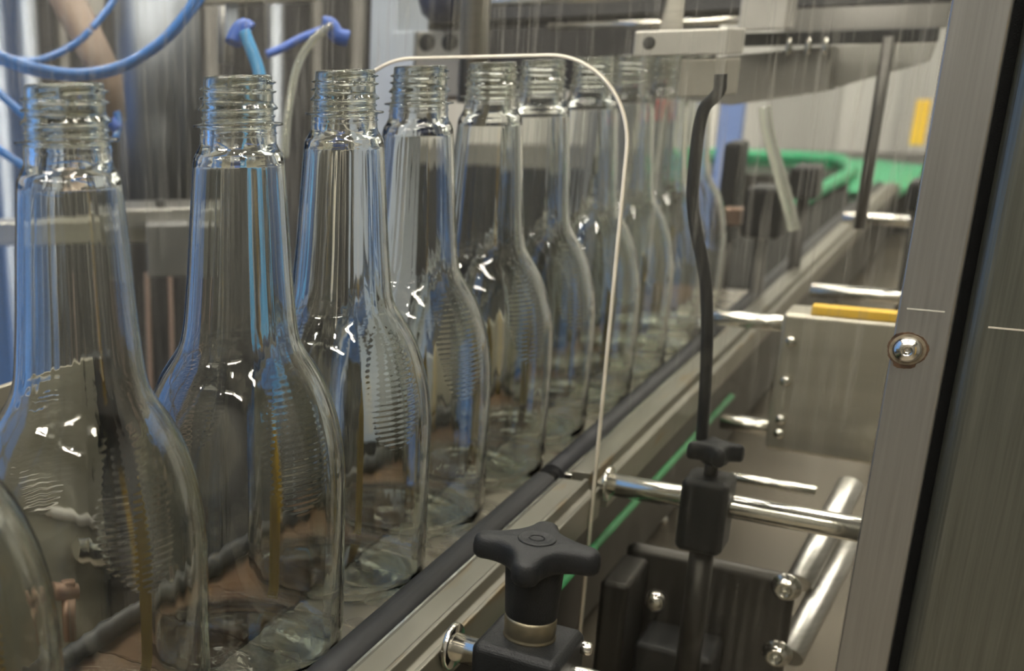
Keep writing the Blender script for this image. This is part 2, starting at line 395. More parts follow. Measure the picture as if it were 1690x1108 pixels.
def yreflection(parent):  # yellow reflection painted as a narrow strip on the bottle's back wall
    vs = []; fs = []; rows = [148, 152, 158, 166, 180, 200, 215, 222, 226.5, 229]
    for d in rows:
        r = smooth_prof(BODY, d)+.15; hw = 2.1*min(1, (d-147)/20)+.15
        for j in range(-2, 3):
            for rr_ in (r, r+.12):
                a = math.radians(102)+hw*j/2/r; vs.append((rr_*math.cos(a), rr_*math.sin(a), 231-d))
    W = 10
    for i in range(len(rows)-1):
        for j in range(4):
            a = i*W+j*2; fs += [(a, a+2, a+W+2, a+W), (a+1, a+W+1, a+W+3, a+3)]
        a = i*W; fs += [(a, a+W, a+W+1, a+1), (a+8, a+9, a+W+9, a+W+8)]
    L = (len(rows)-1)*W
    for j in range(4): fs += [(2*j, 2*j+1, 2*j+3, 2*j+2), (L+2*j, L+2*j+2, L+2*j+3, L+2*j+1)]
    o = MB().add(vs, fs, 0, True).build('yellow_reflection', YREFL, parent); return o
YREFL = mat('ochre_reflection', (.34,.225,.035), .5)
b0 = None
for i, ((x, y), lb) in enumerate(zip(POS, BL)):
    if b0 is None:
        b0 = bottle_mesh().build('bottle', [GLASS, GLASSF], fix=False); o = b0; st = yreflection(b0)
    else:
        o = b0.copy(); C.objects.link(o)
        c_ = st.copy(); C.objects.link(c_); c_.parent = o
    o.location = (x/1000, y/1000, (BZ+GROUND)/1000+.0002)
    tag(o, lb, 'bottle', 'clear bottles in a row on the conveyor')

# ------------------------------------------------------------------ conveyor
def chain(name, x0, x1, m, label, y0=60, y1=1255):
    t = thing(name, ((x0+x1)/2, y0, BZ-3), label, 'conveyor')
    mb = MB(); y = y0
    while y < y1:
        ye = min(y+37.4, y1); mb.box((x0, y, BZ-3), (x1, ye, BZ), ch=.6); y += 38.1
    mb.build('link_plates', m, t)
    MB().box((x0+12, y0, BZ-9), (x1-12, y1, BZ-3.2)).build('wear_track', BLACKP, t)
chain('brown_conveyor_chain', -287, -236, BROWNB, 'brown plastic slat chain under the far half of the bottles')
chain('steel_conveyor_chain', -234, -180, STEELB, 'shiny steel slat chain under the near half of the bottles')
chain('dark_conveyor_chain', -287, -180, mat('dark_chain_plastic', (.02,.02,.018), .8, 0, .2, (20,20,20), spec=.08), 'empty dark chain beyond the last bottle leading to the green bend', 1262, 2190)
t = thing('conveyor_side_frame', (-235, 60, -330), 'dark steel side frame carrying the two conveyor chains', 'conveyor frame')
for x0, x1 in ((-298, -292), (-176, -170)): MB().box((x0, 60, -330), (x1, 2380, BZ-9.5), ch=1).build('side_plate', DARKSTEEL, t)
MB().box((-290, 60, -300), (-176, 2380, -292)).build('cross_tray', DARKSTEEL, t)

def rail(name, label, sx, x, z, y0, y1, prof=True, r=7.2):
    """sx=+1: wear strip touches bottles from +X side"""
    t = thing(name, (x, y0, z), label, 'guide rail')
    n = 20; vs = []; sec = []
    for k in range(n):      # D-shaped nylon strip
        a = 2*PI*k/n; sec.append((x-sx*0+r*1.0*math.cos(a)*1.0, z+r*1.05*math.sin(a)))
    m = MB().prism(sec, y0, y1, 'XZ'); m.sm = [True]*len(m.sm); m.sm[0] = m.sm[1] = False
    m.build('wear_strip', BLACKR, t)
    if prof: MB().box((min(x+sx*7.4, x+sx*12), y0-3, z-5), (max(x+sx*7.4, x+sx*12), y1+3, z+5), ch=.5).build('metal_core', CHROME, t)
    if prof:
        a, b, c_ = x+sx*8, x+sx*31, z
        pts = [(a, c_-5), (a, c_+4.5), (a+sx*3, c_+6), (a+sx*13, c_+6.5), (a+sx*14, c_+8.3), (a+sx*16, c_+8.3), (a+sx*16.6, c_+2.5),
               (a+sx*20.5, c_+1.5), (a+sx*21, c_+5), (a+sx*23, c_+5), (a+sx*23, c_-12), (a+sx*2, c_-12)]
        if sx < 0: pts = pts[::-1]
        MB().prism(pts, y0, y1, 'XZ').build('aluminium_holder', ALU, t, bevel=.5)
    return t
rail('guide_rail', 'black guide rail in aluminium holder passing under the star knob', 1, -185.2, -228.5, 60, 590)
rail('guide_rail', 'black guide rail continuing beyond the joint inside the arch, behind clear guard', 1, -185.2, -228.5, 604, 2200)
rail('guide_rail', 'thin black guide rail on the far side of the bottles', -1, -285.4, -233.2, 60, 1250, prof=False, r=4.4)

tag(MB().cyl((-185.2, 583, -229), (-185.2, 612, -229), 4.2, 20).build('joint_pin', CHROME, origin=(-185.2, 583, -229)), 'short bright pin in the joint between the two black guide rails', 'joint pin')
# yellow-green wear strip lower down outside the holder
def gstrip(name, pts, r, label):
    return tag(MB().tube(pts, r, 12).build(name, mat('dull_green_plastic', (.03,.16,.06), .5), origin=pts[0]), label, 'guide strip')
gstrip('green_guide_strip', [(-152, 330, -251), (-150, 600, -251), (-148, 900, -251)], 2.3, 'thin green strip running below the near aluminium rail')

# ------------------------------------------------------------------ rods with clamps
def star_knob(t, c, R, hub_r, hub_h, zt, rot=0):
    """four-lobed star grip; top face at zt"""
    n = 96; T = 9.5
    def rr(th):
        x = abs(((math.degrees(th-rot) + 45) % 90)-45)/45      # 0 on lobe axis, 1 in valley
        return x
    def ring(s_, z, shrink=0):
        out = []
        for k in range(n):
            th = 2*PI*k/n; x = rr(th)
            lobe = 1/(1+ (x*1.0)**1.3*2.6)
            r = R*(.30+.70*max(0, (1-x)**1.55)) if x > .0 else R
            r = R*(.40+.60*(max(0, 1-x)**2.0)) 
            # round the lobe tips
            r = min(r, R*.985 - (x*R*.30 if x < .25 else 0)*.0)
            r = max(hub_r*.9, (r-shrink)*s_)
            out.append((c[0]+r*math.cos(th), c[1]+r*math.sin(th), z))
        return out
    def outline(off):
        """star outline built as four capsules blended by a concave fillet"""
        pts = []
        wl = R*.22
        for q in range(4):
            a0 = rot+q*PI/2
            # lobe tip arc
            for j in range(-6, 7):
                b = j/6*PI/2*.95; L = R-wl
                px = L+(wl-off)*math.cos(b); py = (wl-off)*math.sin(b)
                pts.append((c[0]+px*math.cos(a0)-py*math.sin(a0), c[1]+px*math.sin(a0)+py*math.cos(a0)))
            # concave curve to next lobe
            p0 = (L, wl-off); p2 = (wl-off, L); v = R*.22-off*.5
            for j in range(1, 12):
                u = j/12; k = R*.30-off*.6
                px = (1-u)**2*p0[0]+2*u*(1-u)*k+u*u*p2[0]; py = (1-u)**2*p0[1]+2*u*(1-u)*k+u*u*p2[1]
                pts.append((c[0]+px*math.cos(a0)-py*math.sin(a0), c[1]+px*math.sin(a0)+py*math.cos(a0)))
        return pts
    rings = [(3.2, zt-T), (1.0, zt-T+.6), (0.15, zt-T+2.0), (0, zt-T*.5), (0.4, zt-2.0), (1.0, zt-.9), (1.9, zt-.25), (3.0, zt)]
    vs = []; m = None
    for off, z in rings:
        o = outline(off); m = len(o); vs += [(x, y, z - .07*max(0, math.hypot(x-c[0], y-c[1])-R*.25)) for x, y in o]
    fs = [(i*m+k, i*m+(k+1)%m, (i+1)*m+(k+1)%m, (i+1)*m+k) for i in range(len(rings)-1) for k in range(m)]
    mb = MB()
    vs.append((c[0], c[1], zt-T)); vs.append((c[0], c[1], zt+.1)); a, b = len(vs)-2, len(vs)-1; l = (len(rings)-1)*m
    fs += [((k+1)%m, k, a) for k in range(m)] + [(l+k, l+(k+1)%m, b) for k in range(m)]
    mb.add(vs, fs, 0, True)
    # hub
    mb.lathe([(0, zt-T+2), (hub_r*.98, zt-T+2), (hub_r, zt-T), (hub_r*.90, zt-hub_h+1), (hub_r*.86, zt-hub_h), (0, zt-hub_h)], (c[0], c[1], 0), 40)
    k = mb.build('clamp_knob', BLACKP, t)
    if R > 15:
        cap = MB().lathe([(0, zt+.15), (R*.25, zt+.15), (R*.27, zt+.35), (R*.29, zt+.35), (R*.30, zt+.05)], (c[0], c[1], 0), 40)
        for j in range(14):
            a = j*2*PI/14
            cap.box((c[0]+R*.11*math.cos(a)-.28, c[1]+R*.11*math.sin(a)-.9, zt+.1), (c[0]+R*.11*math.cos(a)+.28, c[1]+R*.11*math.sin(a)+.9, zt+.32), rot=Matrix.Rotation(a, 3, 'Z'))
        cap.build('cap_disc', BLACKP, k)
    return k
def bracket(y, xk, x1, rodr, blk, label, big=True):
    z = -224.8 if big else -223.0
    t = thing('clamp_bracket', (xk, y, z), label, 'clamp bracket')
    MB().cyl((-152, y, z), (x1, y, z), rodr, 28, ch=.6).build('crossing_rod', CHROME, t)
    MB().lathe([(0, -153.6), (9.2, -153.6), (9.6, -153.2), (9.6, -151.6), (9.0, -151.1), (0, -151.1)], (0, y, z), 32, 'X').build('washer', CHROME, t)
    bx, by, zl, zu = blk
    MB().box((xk-bx, y-by, z-zl), (xk+bx, y+by, z+zu), ch=2.4).build('clamp_block', BLACKP, t, bevel=1.2)
    if big:
        zt = -171.5
        MB().lathe([(0, z+zu-.5), (9.6, z+zu-.5), (9.6, z+zu+.8), (9.2, z+zu+1.4), (9.3, z+zu+1.6), (9.5, z+zu+7.5), (9.2, z+zu+9), (0, z+zu+9)], (xk, y, 0), 8 if False else 40).build('plated_collar', BRASS, t)
        star_knob(t, (xk, y), 23.0, 10.6, zt-(z+zu+8.6), zt, math.radians(8))
    else:
        MB().cyl((xk, y, z+zu-1), (xk, y, z+zu+9), 3.2, 16).build('clamp_stud', DARKSTEEL, t)
        star_knob(t, (xk+1, y), 13.5, 7.0, 11, z+zu+18, math.radians(20))
    return t
tb = bracket(388, -122.5, -40, 5.9, (16.5, 17, 24, 13.5), 'black clamp with large four-lobed star knob on a steel rod, nearest the viewer')
MB().cyl((-107, 400, -217), (-102.5, 400, -217), 2.6, 16, ch=.6).build('side_screw', CHROME, tb)
t2 = bracket(596, -103, -12, 6.2, (11.2, 12, 25, 14.5), 'black clamp with small knob on steel rod seen through the clear guard', big=False)
MB().cyl((-103, 600, -248), (-103, 600, -330), 6, 20).build('support_post', DARKSTEEL, t2)

# sensor box carried on two rods further along
t = thing('sensor_box', (-60, 832, -215), 'grey sheet metal box with side screws held on two rods, behind the guard', 'box')
q = [at(1292, 516, Y=820), at(1484, 530, Y=820), at(1455, 760, Y=820), at(1266, 742, Y=820)]
xa, xb = q[0].x, q[1].x+12; za, zb = q[0].z, q[3].z
MB().box((xa, 820, zb), (xb, 852, za), ch=2).build('box_body', BEIGE, t, bevel=1)
MB().box((xa+16, 821, za+.01), (xb-12, 830, za+6), ch=.5).build('yellow_top_strip', YELLOW, t)
for py in (563, 628, 692, 715):
    c_ = at(1297-(py-563)*.13, py, Y=819)
    MB().lathe([(0, -3.5), (2.6, -3.3), (3.6, -1.6), (3.8, 0), (0, 0)], (c_.x+3, 820, c_.z), 16, 'Y').build('screw', CHROME, t)
for (px, py, name) in ((1178, 523, 'upper_rod'), (1190, 695, 'lower_rod')):
    a = at(px, py, Y=850); MB().cyl(a, (xa+4, 850, a.z), 5.6, 18, ch=.5).build('crossing_rod', CHROME, t)
def rod(p0, p1, r, label, m=CHROME):
    return tag(MB().cyl(p0, p1, r, 18, ch=.5).build('steel_rod', m, origin=p0), label, 'rod')
a = at(1338, 479, Y=1012); rod(a, (a.x+110, a.y, a.z), 5.5, 'short polished rod above the yellow strip of the sensor box')
a = at(1392, 359, Y=1300); rod(a, (a.x+95, a.y, a.z), 5.5, 'short polished rod just below the green conveyor bend')
a = at(1205, 787, Y=720); b = at(1348, 807, Y=720); rod(a, (b.x, a.y, a.z), 3.0, 'thin bar standing in for a rod reflection just above the far clamp bracket rod')  # solid bar in place of a mirrored rod line
a = at(1404, 800, Y=760); b = at(1318, 964, Y=690); rod(a, b, 7.5, 'slanting polished tube, upper one beside the steel post', STEEL)
a = at(1402, 892, Y=740); b = at(1302, 1085, Y=650); rod(a, b, 7.5, 'slanting polished tube, lower one beside the steel post', STEEL)

# drive housing, lower corner
t = thing('drive_housing', (-110, 640, -340), 'dark drive housing plate with socket screws below the far clamp', 'machine housing')
A = at(1036, 893, Y=640); B_ = at(1318, 946, Y=640); D_ = at(1296, 1105, Y=640)
MB().box((A.x, 636, -345), (B_.x, 646, A.z), ch=3.5).build('face_plate', DARKSTEEL, t, bevel=2.5, seg=3)
MB().box((A.x-1, 592, -345), (A.x+14, 636, A.z-6), ch=2).build('side_cover', DARKSTEEL, t, bevel=1)
MB().box((A.x+18, 600, -345), (A.x+58, 635, A.z-42), ch=2).build('black_drive_block', BLACKP, t, bevel=1)
for px, py in ((1296, 972), (1281, 1082)):
    c_ = at(px, py, Y=634)
    MB().lathe([(0, 3), (2.6, 3), (2.9, -1.8), (4.6, -2.2), (5.0, -1.2), (5.0, 3.6), (7.6, 3.6), (7.6, 5), (0, 5)], (c_.x, 632, c_.z), 24, 'Y').build('socket_screw', CHROME, t)
c_ = at(1083, 990, Y=600); MB().lathe([(0, -3), (4, -2.2), (5.5, 0), (5.5, 6), (0, 6)], (c_.x, 596, c_.z), 24, 'Y').build('dome_screw', CHROME, t)
c_ = at(1000, 1000, Y=470)
# machine deck under everything
tag(MB().box((-420, 40, -352), (260, 2500, -346)).build('machine_deck', DECK, origin=(-100, 40, -352)), 'brownish stainless deck plate under the conveyor and brackets', 'machine deck')
c_ = at(1088, 862, Z=-346)
tag(MB().lathe([(0, -345.9), (6, -345.9), (6, -343), (4.5, -341), (0, -340.5)], (c_.x, c_.y, 0), 20).build('deck_screw', CHROME, origin=c_), 'small bright screw head on the deck between the two rods', 'screw')

# ------------------------------------------------------------------ clear guard with arch cut-out
PY0, PY1 = 570.5, 573.5
arch = [(-153.3, -352)]
ac, R = (-228.6), 40
for k in range(0, 17):
    a = PI/2*k/16; arch.append((-193.0+40.5*math.cos(a), -47+43.4*math.sin(a)))
for k in range(0, 17):
    a = PI/2+PI/2*k/16; arch.append((-264.2+40.5*math.cos(a), -47+43.4*math.sin(a)))
arch.append((-305, -352))
outer = [(-760, -352), (-760, 190), (-33.5, 190), (-33.5, -352)]
poly = arch + [(-305.0, -352)] * 0 + outer
# polygon order: right foot of arch -> over the top -> left foot -> panel outside -> back
mb = MB()
def strip_quads(y):
    pass
# split the sheet into strips so every face is simple
top = 190
cols = [(-760, -352)] + [(x, z) for x, z in reversed(arch)] + [(-33.5, -352)]
ar = list(reversed(arch))      # left foot ... right foot
vs = []; fs = []
def quad(a, b, c_, d_):
    i = len(vs); vs.extend([a, b, c_, d_]); fs.append((i, i+1, i+2, i+3))
for y, flip in ((PY0, 0), (PY1, 1)):
    def qd(p): quad(*[(x, y, z) for x, z in (p[::-1] if flip else p)])
    qd([(-760, -352), (ar[0][0], -352), (ar[0][0], top), (-760, top)])
    for (xa_, za_), (xb_, zb_) in zip(ar[1:], ar[2:]):
        if abs(xb_-xa_) > 1e-4: qd([(xa_, za_), (xb_, zb_), (xb_, top), (xa_, top)])
    qd([(ar[-1][0], -352), (-33.5, -352), (-33.5, top), (ar[-1][0], top)])
mb.add(vs, fs, 0)
ed = [(-760, top), (-760, -352)] + ar + [(-33.5, -352), (-33.5, top), (-760, top)]
ev = [(x, y, z) for x, z in ed for y in (PY0, PY1)]
mb.add(ev, [(2*i, 2*i+1, 2*i+3, 2*i+2) for i in range(len(ed)-1)], 1)
tag(mb.build('guard_panel', [ACRY, ACRE], origin=(-400, 572, -352), fix=False), 'clear scratched guard panel with an arched cut-out over the bottle row', 'guard panel')

gp = bpy.data.objects['guard_panel']
MB().tube([(x, 571.2, z) for x, z in arch], 1.0, 10).build('polished_arch_edge', ACRE, gp)
# ------------------------------------------------------------------ steel post and door sheet at the edge
t = thing('frame_post', (-24, 560, -GROUND), 'upright stainless frame post with a rusty button screw, beside the clear guard', 'frame post')
mb = MB(); x0, x1, yf, yb = -32.6, -12.7, 560, 600; r = 1.2
sec = [(x0, yb), (x0, yf+.5), (x0+.5, yf)]
for k in range(9):
    a = -PI/2+PI/2*k/8; sec.append((x1-r+r*math.cos(a), yf+r+r*math.sin(a)))
sec.append((x1, yb))
m = MB().prism(sec, -GROUND+.5, 400, 'XY'); m.build('upright', STEEL_V, t)
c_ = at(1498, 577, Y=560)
b_ = MB().lathe([(0, -1.2), (1.7, -1.2), (1.75, -3.4), (2.6, -3.3), (4.4, -2.3), (5.6, -.6), (5.8, .6), (0, .6)], (c_.x, 559.4, c_.z), 40, 'Y').build('button_screw', CHROME, t)
rg = []
for k in range(64):
    a = 2*PI*k/64; rr_ = 7.5+.25*math.sin(3*a+1)+.12*math.sin(9*a)+.10*math.sin(23*a)+(.8 if math.sin(a) < -.85 else 0)
    rg.append((c_.x+rr_*math.cos(a)-.1, c_.z+rr_*math.sin(a)))
MB().prism(rg, 559.75, 560.05, 'XZ').build('rust_ring', RUST, b_)
rg2 = [(c_.x+6.7*math.cos(2*PI*k/48), c_.z+6.7*math.sin(2*PI*k/48)) for k in range(48)]
MB().prism(rg2, 559.5, 560.0, 'XZ').build('stained_washer', mat('stained_washer_steel', (.26,.22,.16), .5, .5, .3, (400,400,400)), b_)
MB().box((x0+3, 559.8, c_.z+17.0), (x1-3.5, 560.1, c_.z+17.6)).build('pale_line', mat('pale_line_metal', (.8,.78,.7), .35, .6), t)  # thin pale horizontal line set on the post face
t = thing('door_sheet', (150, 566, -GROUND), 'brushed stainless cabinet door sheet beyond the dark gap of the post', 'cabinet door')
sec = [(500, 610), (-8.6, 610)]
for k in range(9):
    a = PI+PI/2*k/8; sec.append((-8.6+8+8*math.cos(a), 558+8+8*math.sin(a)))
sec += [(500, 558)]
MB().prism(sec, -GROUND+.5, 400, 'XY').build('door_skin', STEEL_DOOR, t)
MB().box((-12.6, 574, -GROUND+.5), (-8.7, 598, 400)).build('gap_shade_strip', BLACKP, t)  # black strip put in the gap to stand for its shade
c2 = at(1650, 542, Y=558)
MB().box((-.6, 557.8, c2.z-.35), (60, 558.1, c2.z+.35)).build('pale_line', mat('pale_line_metal_door', (.75,.7,.6), .4, .5), t)  # thin pale horizontal line set on the door face

# black cable down to the far clamp
pts = [(1190, 122), (1189, 135), (1188, 148), (1180, 160), (1163, 178), (1153, 215), (1147, 270), (1143, 320), (1147, 370), (1158, 425), (1165, 470), (1167, 540), (1165, 620), (1160, 700), (1158, 725)]
P = [at(x, y, Y=606) for x, y in pts]
def curve(P, k=5):
    out = []
    for i in range(len(P)-1):
        p0, p1, p2, p3 = P[max(i-1,0)], P[i], P[i+1], P[min(i+2, len(P)-1)]
        for j in range(k):
            u = j/k; out.append(.5*((2*p1)+(p2-p0)*u+(2*p0-5*p1+4*p2-p3)*u*u+(3*p1-p0-3*p2+p3)*u**3))
    out.append(P[-1]); return out
tag(MB().tube(curve(P), 2.9, 12).build('cable', BLACKP, origin=P[-1]), 'black cable hanging from the upper beam down to the far clamp', 'cable')

# ------------------------------------------------------------------ upper machinery behind the guard
def plate(name, pxs, Y, thick, m, label, cat, parent=None):
    q = [at(x, y, Y=Y) for x, y in pxs]
    mb = MB().prism([(p.x, p.z) for p in q], Y, Y+thick, 'XZ')
    ob = mb.build(name, m, parent, origin=None if parent else q[0], bevel=.6)
    return ob if parent else tag(ob, label, cat)
def dbox(name, x0, y0, x1, y1, Y, thick, m, label, cat, parent=None, bev=1.0):
    a = at(x0, y1, Y=Y); b = at(x1, y0, Y=Y); c = at(x0, y0, Y=Y); d = at(x1, y1, Y=Y)
    zt, zb = (b.z+c.z)/2, (a.z+d.z)/2; xl, xr = (a.x+c.x)/2, (b.x+d.x)/2
    ob = MB().box((xl, Y, zb), (xr, Y+thick, zt)).build(name, m, parent, origin=None if parent else (xl, Y, zb), bevel=bev)
    return ob if parent else tag(ob, label, cat)
# drilled block hanging under vertical rod
t = thing('drilled_block', at(1120, 95, Y=760), 'milled aluminium block with a round hole on a vertical rod, above the bottles', 'mounting block')
dbox('block_body', 1046, 49, 1200, 92, 760, 50, ALUB, '', '', t)
c_ = at(1071, 71, Y=759.6); MB().lathe([(0, 0), (3.4, 0), (3.8, .3), (0, .5)], (c_.x, 759.3, c_.z), 24, 'Y').build('drilled_hole', BLACKP, t)
c_ = at(1108, 40, Y=785); MB().cyl((c_.x, 785, c_.z-8), (c_.x, 785, 330), 6.5, 20).build('hanging_rod', STEEL, t)
dbox('sensor_foot', 1120, 97, 1196, 160, 762, 40, mat('grey_foot', (.28,.26,.22), .5, .3), '', '', t)
t = thing('twin_hole_block', at(690, 95, Y=900), 'grey block with two dark holes on the pale blue upright', 'mounting block')
dbox('block_body', 655, 52, 760, 160, 900, 60, mat('dull_block', (.28,.27,.25), .5, .4), '', '', t)
for px in (704, 742):
    c_ = at(px, 70, Y=899.5); MB().lathe([(0, 0), (6.5, 0), (7, .3), (0, .5)], (c_.x, 899.4, c_.z), 24, 'Y').build('dark_hole', BLACKP, t)
t = thing('pale_upright', (-395, 900, -345), 'pale grey-blue upright bar standing behind the arch end', 'upright')
a = at(611, 60, Y=900); b = at(656, 60, Y=900); MB().box((a.x, 900, -345.5), (b.x, 960, 330)).build('upright_bar', GREYC, t, bevel=1)
dbox('upright_foot', 645, 52, 682, 160, 896, 60, GREYC, '', '', t)
c_ = at(781, 100, Y=850); tag(MB().cyl((c_.x, 850, c_.z-30), (c_.x, 850, 330), 10.5, 24).build('hanging_rod', STEEL, origin=(c_.x, 850, c_.z-30)), 'thick dark steel rod hanging behind the arch top', 'rod')
c_ = at(728, 0, Y=900); tag(MB().lathe([(0, -16), (12, -15), (20, -8), (23, 2), (22, 14), (0, 16)], (c_.x+6, 900, c_.z-2), 28).build('rubber_bumper', mat('dark_blue_rubber', (.015,.02,.05), .5), origin=c_), 'dark round rubber bumper above the twin-hole block', 'bumper')
plate('tan_bracket', [(768, 96), (768, 166), (722, 167), (726, 140)], 905, 30, TAN, 'tan triangular bracket beside the thick hanging rod', 'bracket')
# long upper beams (run along the conveyor)
def beamY(name, x, z, w, h, y0, y1, m, label, bev=1.5):
    return tag(MB().box((x-w/2, y0, z-h/2), (x+w/2, y1, z+h/2)).build(name, m, origin=(x, y0, z), bevel=bev), label, 'beam')
dbox('upper_crossbeam', 660, -40, 1600, 22, 1050, 60, mat('dull_beam_steel', (.07,.07,.075), .5, .5, .1, (8,8,200)), 'wide steel beam crossing high behind the guard', 'beam')
dbox('lower_crossbeam', 690, 26, 1300, 40, 1080, 30, DARKSTEEL, 'narrow dark beam just under the wide steel crossbeam', 'beam')
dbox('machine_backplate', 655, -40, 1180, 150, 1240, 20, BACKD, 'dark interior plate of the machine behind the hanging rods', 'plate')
c_ = at(700, 9, Y=1000); d_ = at(1210, 1, Y=1000); tag(MB().cyl(c_, (d_.x, 1000, c_.z), 4, 14).build('slide_rail', CHROME, origin=c_), 'polished slide rail along the upper crossbeam', 'rail')
c_ = at(905, 45, Y=1000); d_ = at(1300, 40, Y=1000); tag(MB().cyl(c_, (d_.x, 1000, c_.z), 3, 14).build('slide_rail', CHROME, origin=c_), 'thinner polished slide rail below the crossbeam', 'rail')
dbox('hanging_mount', 1222, -30, 1300, 49, 980, 40, ALUB, 'plain aluminium mount hanging above the black bar', 'mounting block')
dbox('steel_canopy_plate', 1300, -40, 1570, 50, 1150, 10, mat('canopy_steel', (.23,.22,.20), .55, .3), 'upper stainless canopy plate beside the post', 'plate')
a = at(1371, 4, Y=1120); b = at(1490, 2, Y=1120); tag(MB().box((a.x, 1120, a.z-3), (b.x, 1128, a.z+3)).build('strip_lamp', emat('dim_strip_light', (1,.95,.88), 10), origin=a), 'short lit strip lamp under the canopy plate', 'lamp')
dbox('black_bar', 1180, 51, 1545, 74, 1010, 30, BLACKP, 'long black bar with bright screws above the grey cover', 'bar')
for px in (1300, 1332, 1361):
    c_ = at(px, 76, Y=1006); tag(MB().cyl((c_.x, 1012, c_.z-6), (c_.x, 1012, c_.z+6), 2.6, 12, ch=1).build('hanging_screw', CHROME, origin=c_), {1300: 'bright screw under the black bar, closest to the cable', 1332: 'bright screw under the black bar, middle of the three', 1361: 'bright screw under the black bar, closest to the post'}[px], 'screw', 'screws under the black bar')
GREYP = mat('grey_cover_paint', (.20,.19,.165), .5, .3, .06, (12,12,12))
plate('side_cover', [(1100, 102), (1372, 76), (1366, 150), (1206, 174), (1102, 162)], 1020, 40, GREYP, 'grey slanting cover plate over the far end of the bottle row', 'cover')
plate('side_cover', [(1373, 76), (1545, 60), (1530, 102), (1368, 148)], 1060, 30, mat('pale_cover', (.46,.45,.41), .45, .3), 'paler tapering cover plate joined to the grey cover', 'cover')
c_ = at(1468, 60, Y=1010); d_ = at(1462, 380, Y=1010); tag(MB().cyl((c_.x, 1010, d_.z), (c_.x, 1010, c_.z), 4.2, 14).build('upright_rod', DARKSTEEL, origin=(c_.x, 1010, d_.z)), 'thin dark upright rod in front of the green bend', 'rod')
P = [at(x, y, Y=980) for x, y in ((1262, 176), (1266, 210), (1276, 250), (1290, 300), (1302, 345), (1310, 380))]
tag(MB().tube(curve(P), 4.5, 12).build('clear_hose', CLEARH, origin=P[-1]), 'milky hose hanging below the grey cover', 'hose')
for (x0, y0, x1, y1, Y, lb) in ((1185, 235, 1215, 400, 1250, 'dark stepped bracket beyond the cable'), (1225, 310, 1290, 395, 1150, 'black square sensor beside the milky hose'), (1300, 275, 1350, 330, 1300, 'black sensor standing by the green bend'),(1495, 300, 1540, 350, 1100, 'black knob beside the post under the bend')):
    q = at((x0+x1)/2, y1, Y=Y+20); t = thing('sensor_block', (q.x, q.y, -345.5), lb, 'sensor')
    dbox('housing', x0, y0, x1, y1, Y, 40, BLACKP, '', '', t, bev=4)
    MB().cyl((q.x, q.y, -345.5), (q.x, q.y, q.z+4), 6, 14).build('stand', DARKSTEEL, t)
dbox('small_bracket', 1190, 345, 1222, 372, 1180, 20, COPPER, 'small copper coloured bracket beside the square sensor', 'bracket')
dbox('small_bracket', 1060, 415, 1110, 428, 1400, 20, ALUB, 'small pale bracket seen past the last bottles', 'bracket')

# green bend of the conveyor
gz = -236
tp = [at(x, y, Z=gz) for x, y in ((1180, 440), (1240, 401), (1320, 342), (1370, 312), (1402, 292), (1400, 280), (1380, 270), (1330, 266), (1290, 264), (1130, 258))]
t = thing('conveyor_bend', (-300, 2500, gz), 'bright green curved guide of the conveyor turning away at the far end', 'conveyor bend')
MB().tube(curve([p+Vector((0,0,8)) for p in tp[2:]], 4), 11, 12).build('inner_guide', GREEN, t)
op = [at(x, y, Z=gz) for x, y in ((1402, 292), (1400, 330), (1450, 335), (1510, 300), (1528, 272), (1440, 262), (1290, 258), (1130, 252), (1130, 258), (1290, 264), (1330, 266), (1380, 270), (1400, 280))]
MB().prism([(p.x, p.y) for p in op], gz-10, gz-2, 'XY').build('curved_plate', GREEN, t)
MB().box((-1400, 2510, -1237.5), (100, 3100, gz-10.5)).build('table', DARKSTEEL, t)

# strip curtain and far things
t = thing('strip_curtain', (-900, 3300, -GROUND), 'cloudy hanging plastic strips in front of the pale far wall', 'curtain')
x = -1700; i = 0
while x < 260:
    wd = 110+random.random()*50
    c = (.30+.5*random.random(),)*3
    MB().box((x, 3300+(i % 2)*14, -GROUND+20), (x+wd, 3304+(i % 2)*14, 900)).build('strip', mat('curtain_strip_plastic', (c[0], c[0]*.98, c[0]*.92), .35, 0, .15, (9,9,1.2)), t)
    x += wd-12; i += 1
dbox('red_sensor', 1082, 158, 1100, 200, 1500, 15, mat('red_plastic', (.5,.03,.03), .4), 'small red upright sensor behind the last bottles', 'sensor')
dbox('blue_upright', 1125, 165, 1160, 1200, 1700, 20, mat('soft_blue_paint', (.16,.24,.50), .5), 'pale blue upright beyond the bottles beside the cable', 'upright')
dbox('yellow_sign', 1506, 165, 1530, 240, 2600, 20, YELLOW, 'yellow block on the far side close to the post edge', 'block')
dbox('steel_cabinet', 940, 160, 1120, 560, 2300, 30, mat('machine_side_steel', (.20,.20,.20), .4, .6, .3, (20,20,3)), 'dark steel machine side far behind the bottle row', 'machine side')

